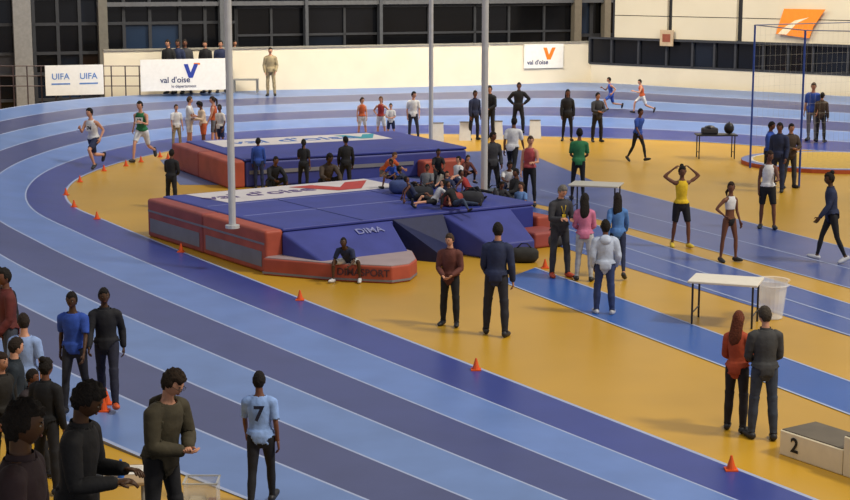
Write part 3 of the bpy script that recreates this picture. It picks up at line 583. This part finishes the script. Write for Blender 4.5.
for d in PP:
    rm_=bpy.data.meshes.new_from_object(d['o'].evaluated_get(dg)); bpy.data.objects.remove(d['o'])
    src=BVHTree.FromPolygons(d['mb'].v,d['mb'].f)
    tags=[]
    for p in rm_.polygons:
        h=src.find_nearest(p.center); tags.append(d['mb'].m[h[2]] if h[2] is not None else 0)
    co=[v.co.copy() for v in rm_.vertices]; no=[v.normal.copy() for v in rm_.vertices]
    Mx=Matrix.Translation(d['pos'])@Matrix.Rotation(math.radians(d['face']),4,'Z')@Matrix.Scale(d['s'],4)@Matrix.Translation((0,0,-d['low']))
    skin=mat(d['skin'],.5,.06,20)
    b=MB(); b.mats=[skin,EY,ED,LPm]; b.v=co; b.f=[list(p.vertices) for p in rm_.polygons]; b.m=[0]*len(b.f)
    ex=d['ex']; o=len(b.v); b.v=b.v+ex.v; b.f+= [[o+i for i in f] for f in ex.f]; b.m+=[0]*len(ex.f)
    hc,R=d['hc'],d['R']
    b.ball(hc,(.072,.092,.114),0,22,16,R,hfn)
    for s in (1,-1):
        b.ball(hc+R@Vector((s*.029,-.077,.008)),(.0115,.008,.005),1,8,6,R); b.ball(hc+R@Vector((s*.029,-.083,.008)),(.006,.004,.005),2,6,4,R)
        b.ball(hc+R@Vector((s*.029,-.083,.027)),(.018,.007,.004),2,6,4,R); b.ball(hc+R@Vector((s*.072,.008,-.005)),(.009,.018,.028),0,8,6,R)
    b.ball(hc+R@Vector((0,-.086,-.05)),(.022,.007,.006),3,8,5,R)
    if d['acc']=='glasses':
        for s in (1,-1):
            ring=[hc+R@Vector((s*.03+.021*math.cos(a),-.1,.008+.017*math.sin(a))) for a in [i*math.pi/5 for i in range(11)]]
            b.tube(ring,.002,2,4); b.tube([hc+R@Vector((s*.05,-.1,.01)),hc+R@Vector((s*.078,.0,.01))],.002,2,4)
    tn=d['top'];bn=d['bot']
    def cn(c):
        if c in COLN: return {'lightblue':'light blue','darkgrey':'dark grey','greyblue':'pale grey blue','darkred':'dark red','skyblue':'sky blue','jean':'denim blue'}.get(c,c)
        r=lin(c); mx=max(r); 
        if mx<.03: return 'near-black'
        if r[0]>1.4*r[2] and r[0]>.1: return 'rust' if r[1]<.4*r[0] else 'cream'
        if r[2]>1.3*r[0] and mx>.2: return 'light blue'
        if mx>.3: return 'pale grey'
        return 'dark'
    tw={'vest':'sleeveless top','crop':'crop top','tee':'t-shirt','shirt':'long-sleeved top','jacket':'jacket','hoodie':'hooded jacket'}[tn[0]]
    bw={'shorts':'shorts','briefs':'briefs','tights':'leggings','trousers':'trousers'}[bn[0]]
    lab=('person in %s %s and %s %s, %s %s'%(cn(tn[1]),tw,cn(bn[1]),bw,WORD[d['pose']],d['extra'])).strip()
    lab=' '.join(lab.split()[:12])
    while lab.split()[-1] in('on','the','with','a','both','one','and','beside','to','in','by','near','their','at','low'): lab=' '.join(lab.split()[:-1])
    ob=b.obj('person',smooth=True,label=lab,cat='person'); ob.matrix_world=Mx; ob.matrix_basis=Mx
    def child(ch): ch.parent=ob; ch.matrix_parent_inverse=Matrix.Identity(4)
    def shell(name,zone,off,m,loose=0):
        idx=[i for i,t in enumerate(tags) if t in zone]
        if not idx: return
        mp={};vs=[];fs=[];ex_={}
        if loose:
            for i in idx:
                if tags[i] in (8,9,10,14,13): 
                    for v in rm_.polygons[i].vertices: ex_[v]=loose
        for i in idx:
            f=[]
            for v in rm_.polygons[i].vertices:
                if v not in mp: mp[v]=len(vs); vs.append(co[v]+no[v]*(off+ex_.get(v,0)))
                f.append(mp[v])
            fs.append(f)
        c=MB(); c.mats=[m]; c.v=vs;c.f=fs;c.m=[0]*len(fs); o=c.obj(name,smooth=True); child(o)
        sd=o.modifiers.new('solid','SOLIDIFY'); sd.thickness=off*.6; sd.offset=-1
        return o
    z,off=BOTS[bn[0]]; shell({'shorts':'shorts','briefs':'briefs','tights':'leggings','trousers':'trousers'}[bn[0]],z,off,mat(C(bn[1]),.8,.25,9,bump=.5),.008 if bn[0]=='trousers' and tn[0] not in('tee','shirt') else 0)
    z,off=TOPS[tn[0]]; shell({'vest':'sleeveless_top','crop':'crop_top','tee':'shirt','shirt':'long_sleeved_shirt','jacket':'jacket','hoodie':'hooded_jacket'}[tn[0]],z,off,mat(C(tn[1]),.8,.22,7,bump=.8),.018)
    for t in (11,12): shell('shoe',{t},.01,mat(d['shoe'],.5,.1))
    hb=hair_mesh(d['hair'][0],hc,R,d['up']); hb.mats=[mat(d['hair'][1],.85,.3,40,bump=.8)]; ho=hb.obj('hair',smooth=True); child(ho)
    if tn[0]=='hoodie':
        c=MB(); c.mats=[mat(C(tn[1]),.8,.22,7,bump=.8)]; nb_=d['up']*.52; c.tube([nb_+Vector((0,.05,.03)),nb_+Vector((0,.1,0)),nb_+Vector((0,.12,-.07)),nb_+Vector((0,.11,-.14))],[(.07,.03),(.11,.045),(.1,.04),(.05,.02)],0,10,lat=(1,0,0)); o=c.obj('hood',smooth=True); child(o)
    if tn[0]=='jacket':
        c=MB(); c.mats=[mat(C(tn[1]),.8,.22,7,bump=.8)]; nb_=d['up']; c.tube([nb_*.49,nb_*.52,nb_*.555],[(.096,.083),(.076,.078),(.07,.072)],0,12,lat=(1,0,0),caps=False); o=c.obj('collar',smooth=True); child(o)
    if d['acc']=='lanyard':
        c=MB(); c.mats=[mat('#d0b32a')]; c.tube([(-.06,-.09,.52),(-.04,-.16,.4),(0,-.165,.25),(.04,-.16,.4),(.06,-.09,.52)],.008,0,5); c.box((0,-.17,.22),(.07,.01,.09),0); o=c.obj('lanyard'); child(o)
    if d['num']:
        if d['num']=='7':
            t_=text('7',(0,.143,.33),frame((-1,0,0),(0,0,1)),.26,mat('#1a2038'),'jersey_number',None,.008)
        else:
            uy=-d['up'].y; 
            c=MB(); c.mats=[mat('#dcdcd8')]; c.box((0,-.13-uy*.3*1.0,.3),(.2,.006,.16),0); o=c.obj('race_bib'); child(o)
            t_=text(d['num'],(0,-.14-uy*.3,.3),frame((1,0,0),(0,0,1)),.12,mat('#1a1a1c'),'bib_number',None,.004)
        child(t_)
# ---------- light
w=bpy.data.worlds.new('world'); sc.world=w; w.use_nodes=True; bg=w.node_tree.nodes['Background']
bg.inputs[0].default_value=(.95,.94,.98,1); bg.inputs[1].default_value=.46
sl=bpy.data.lights.new('sun','SUN'); sl.energy=2.0; sl.angle=math.radians(8); sl.color=(1,.91,.76); so=bpy.data.objects.new('sun_light',sl); COL.objects.link(so)
so.rotation_euler=Vector((1.05,-.45,1.35)).to_track_quat('Z','Y').to_euler()
for x,y,p in ((5,16,350),(10,25,300),(2,58,1600),(14,54,1300),(-9,55,900)):
    l=bpy.data.lights.new('lamp','AREA'); l.energy=p; l.size=3; l.color=(1,.86,.62); lo=bpy.data.objects.new('hall_lamp_light',l); COL.objects.link(lo); lo.location=(x,y,11)
    if y>50: lo.rotation_euler=(math.radians(38),0,0)
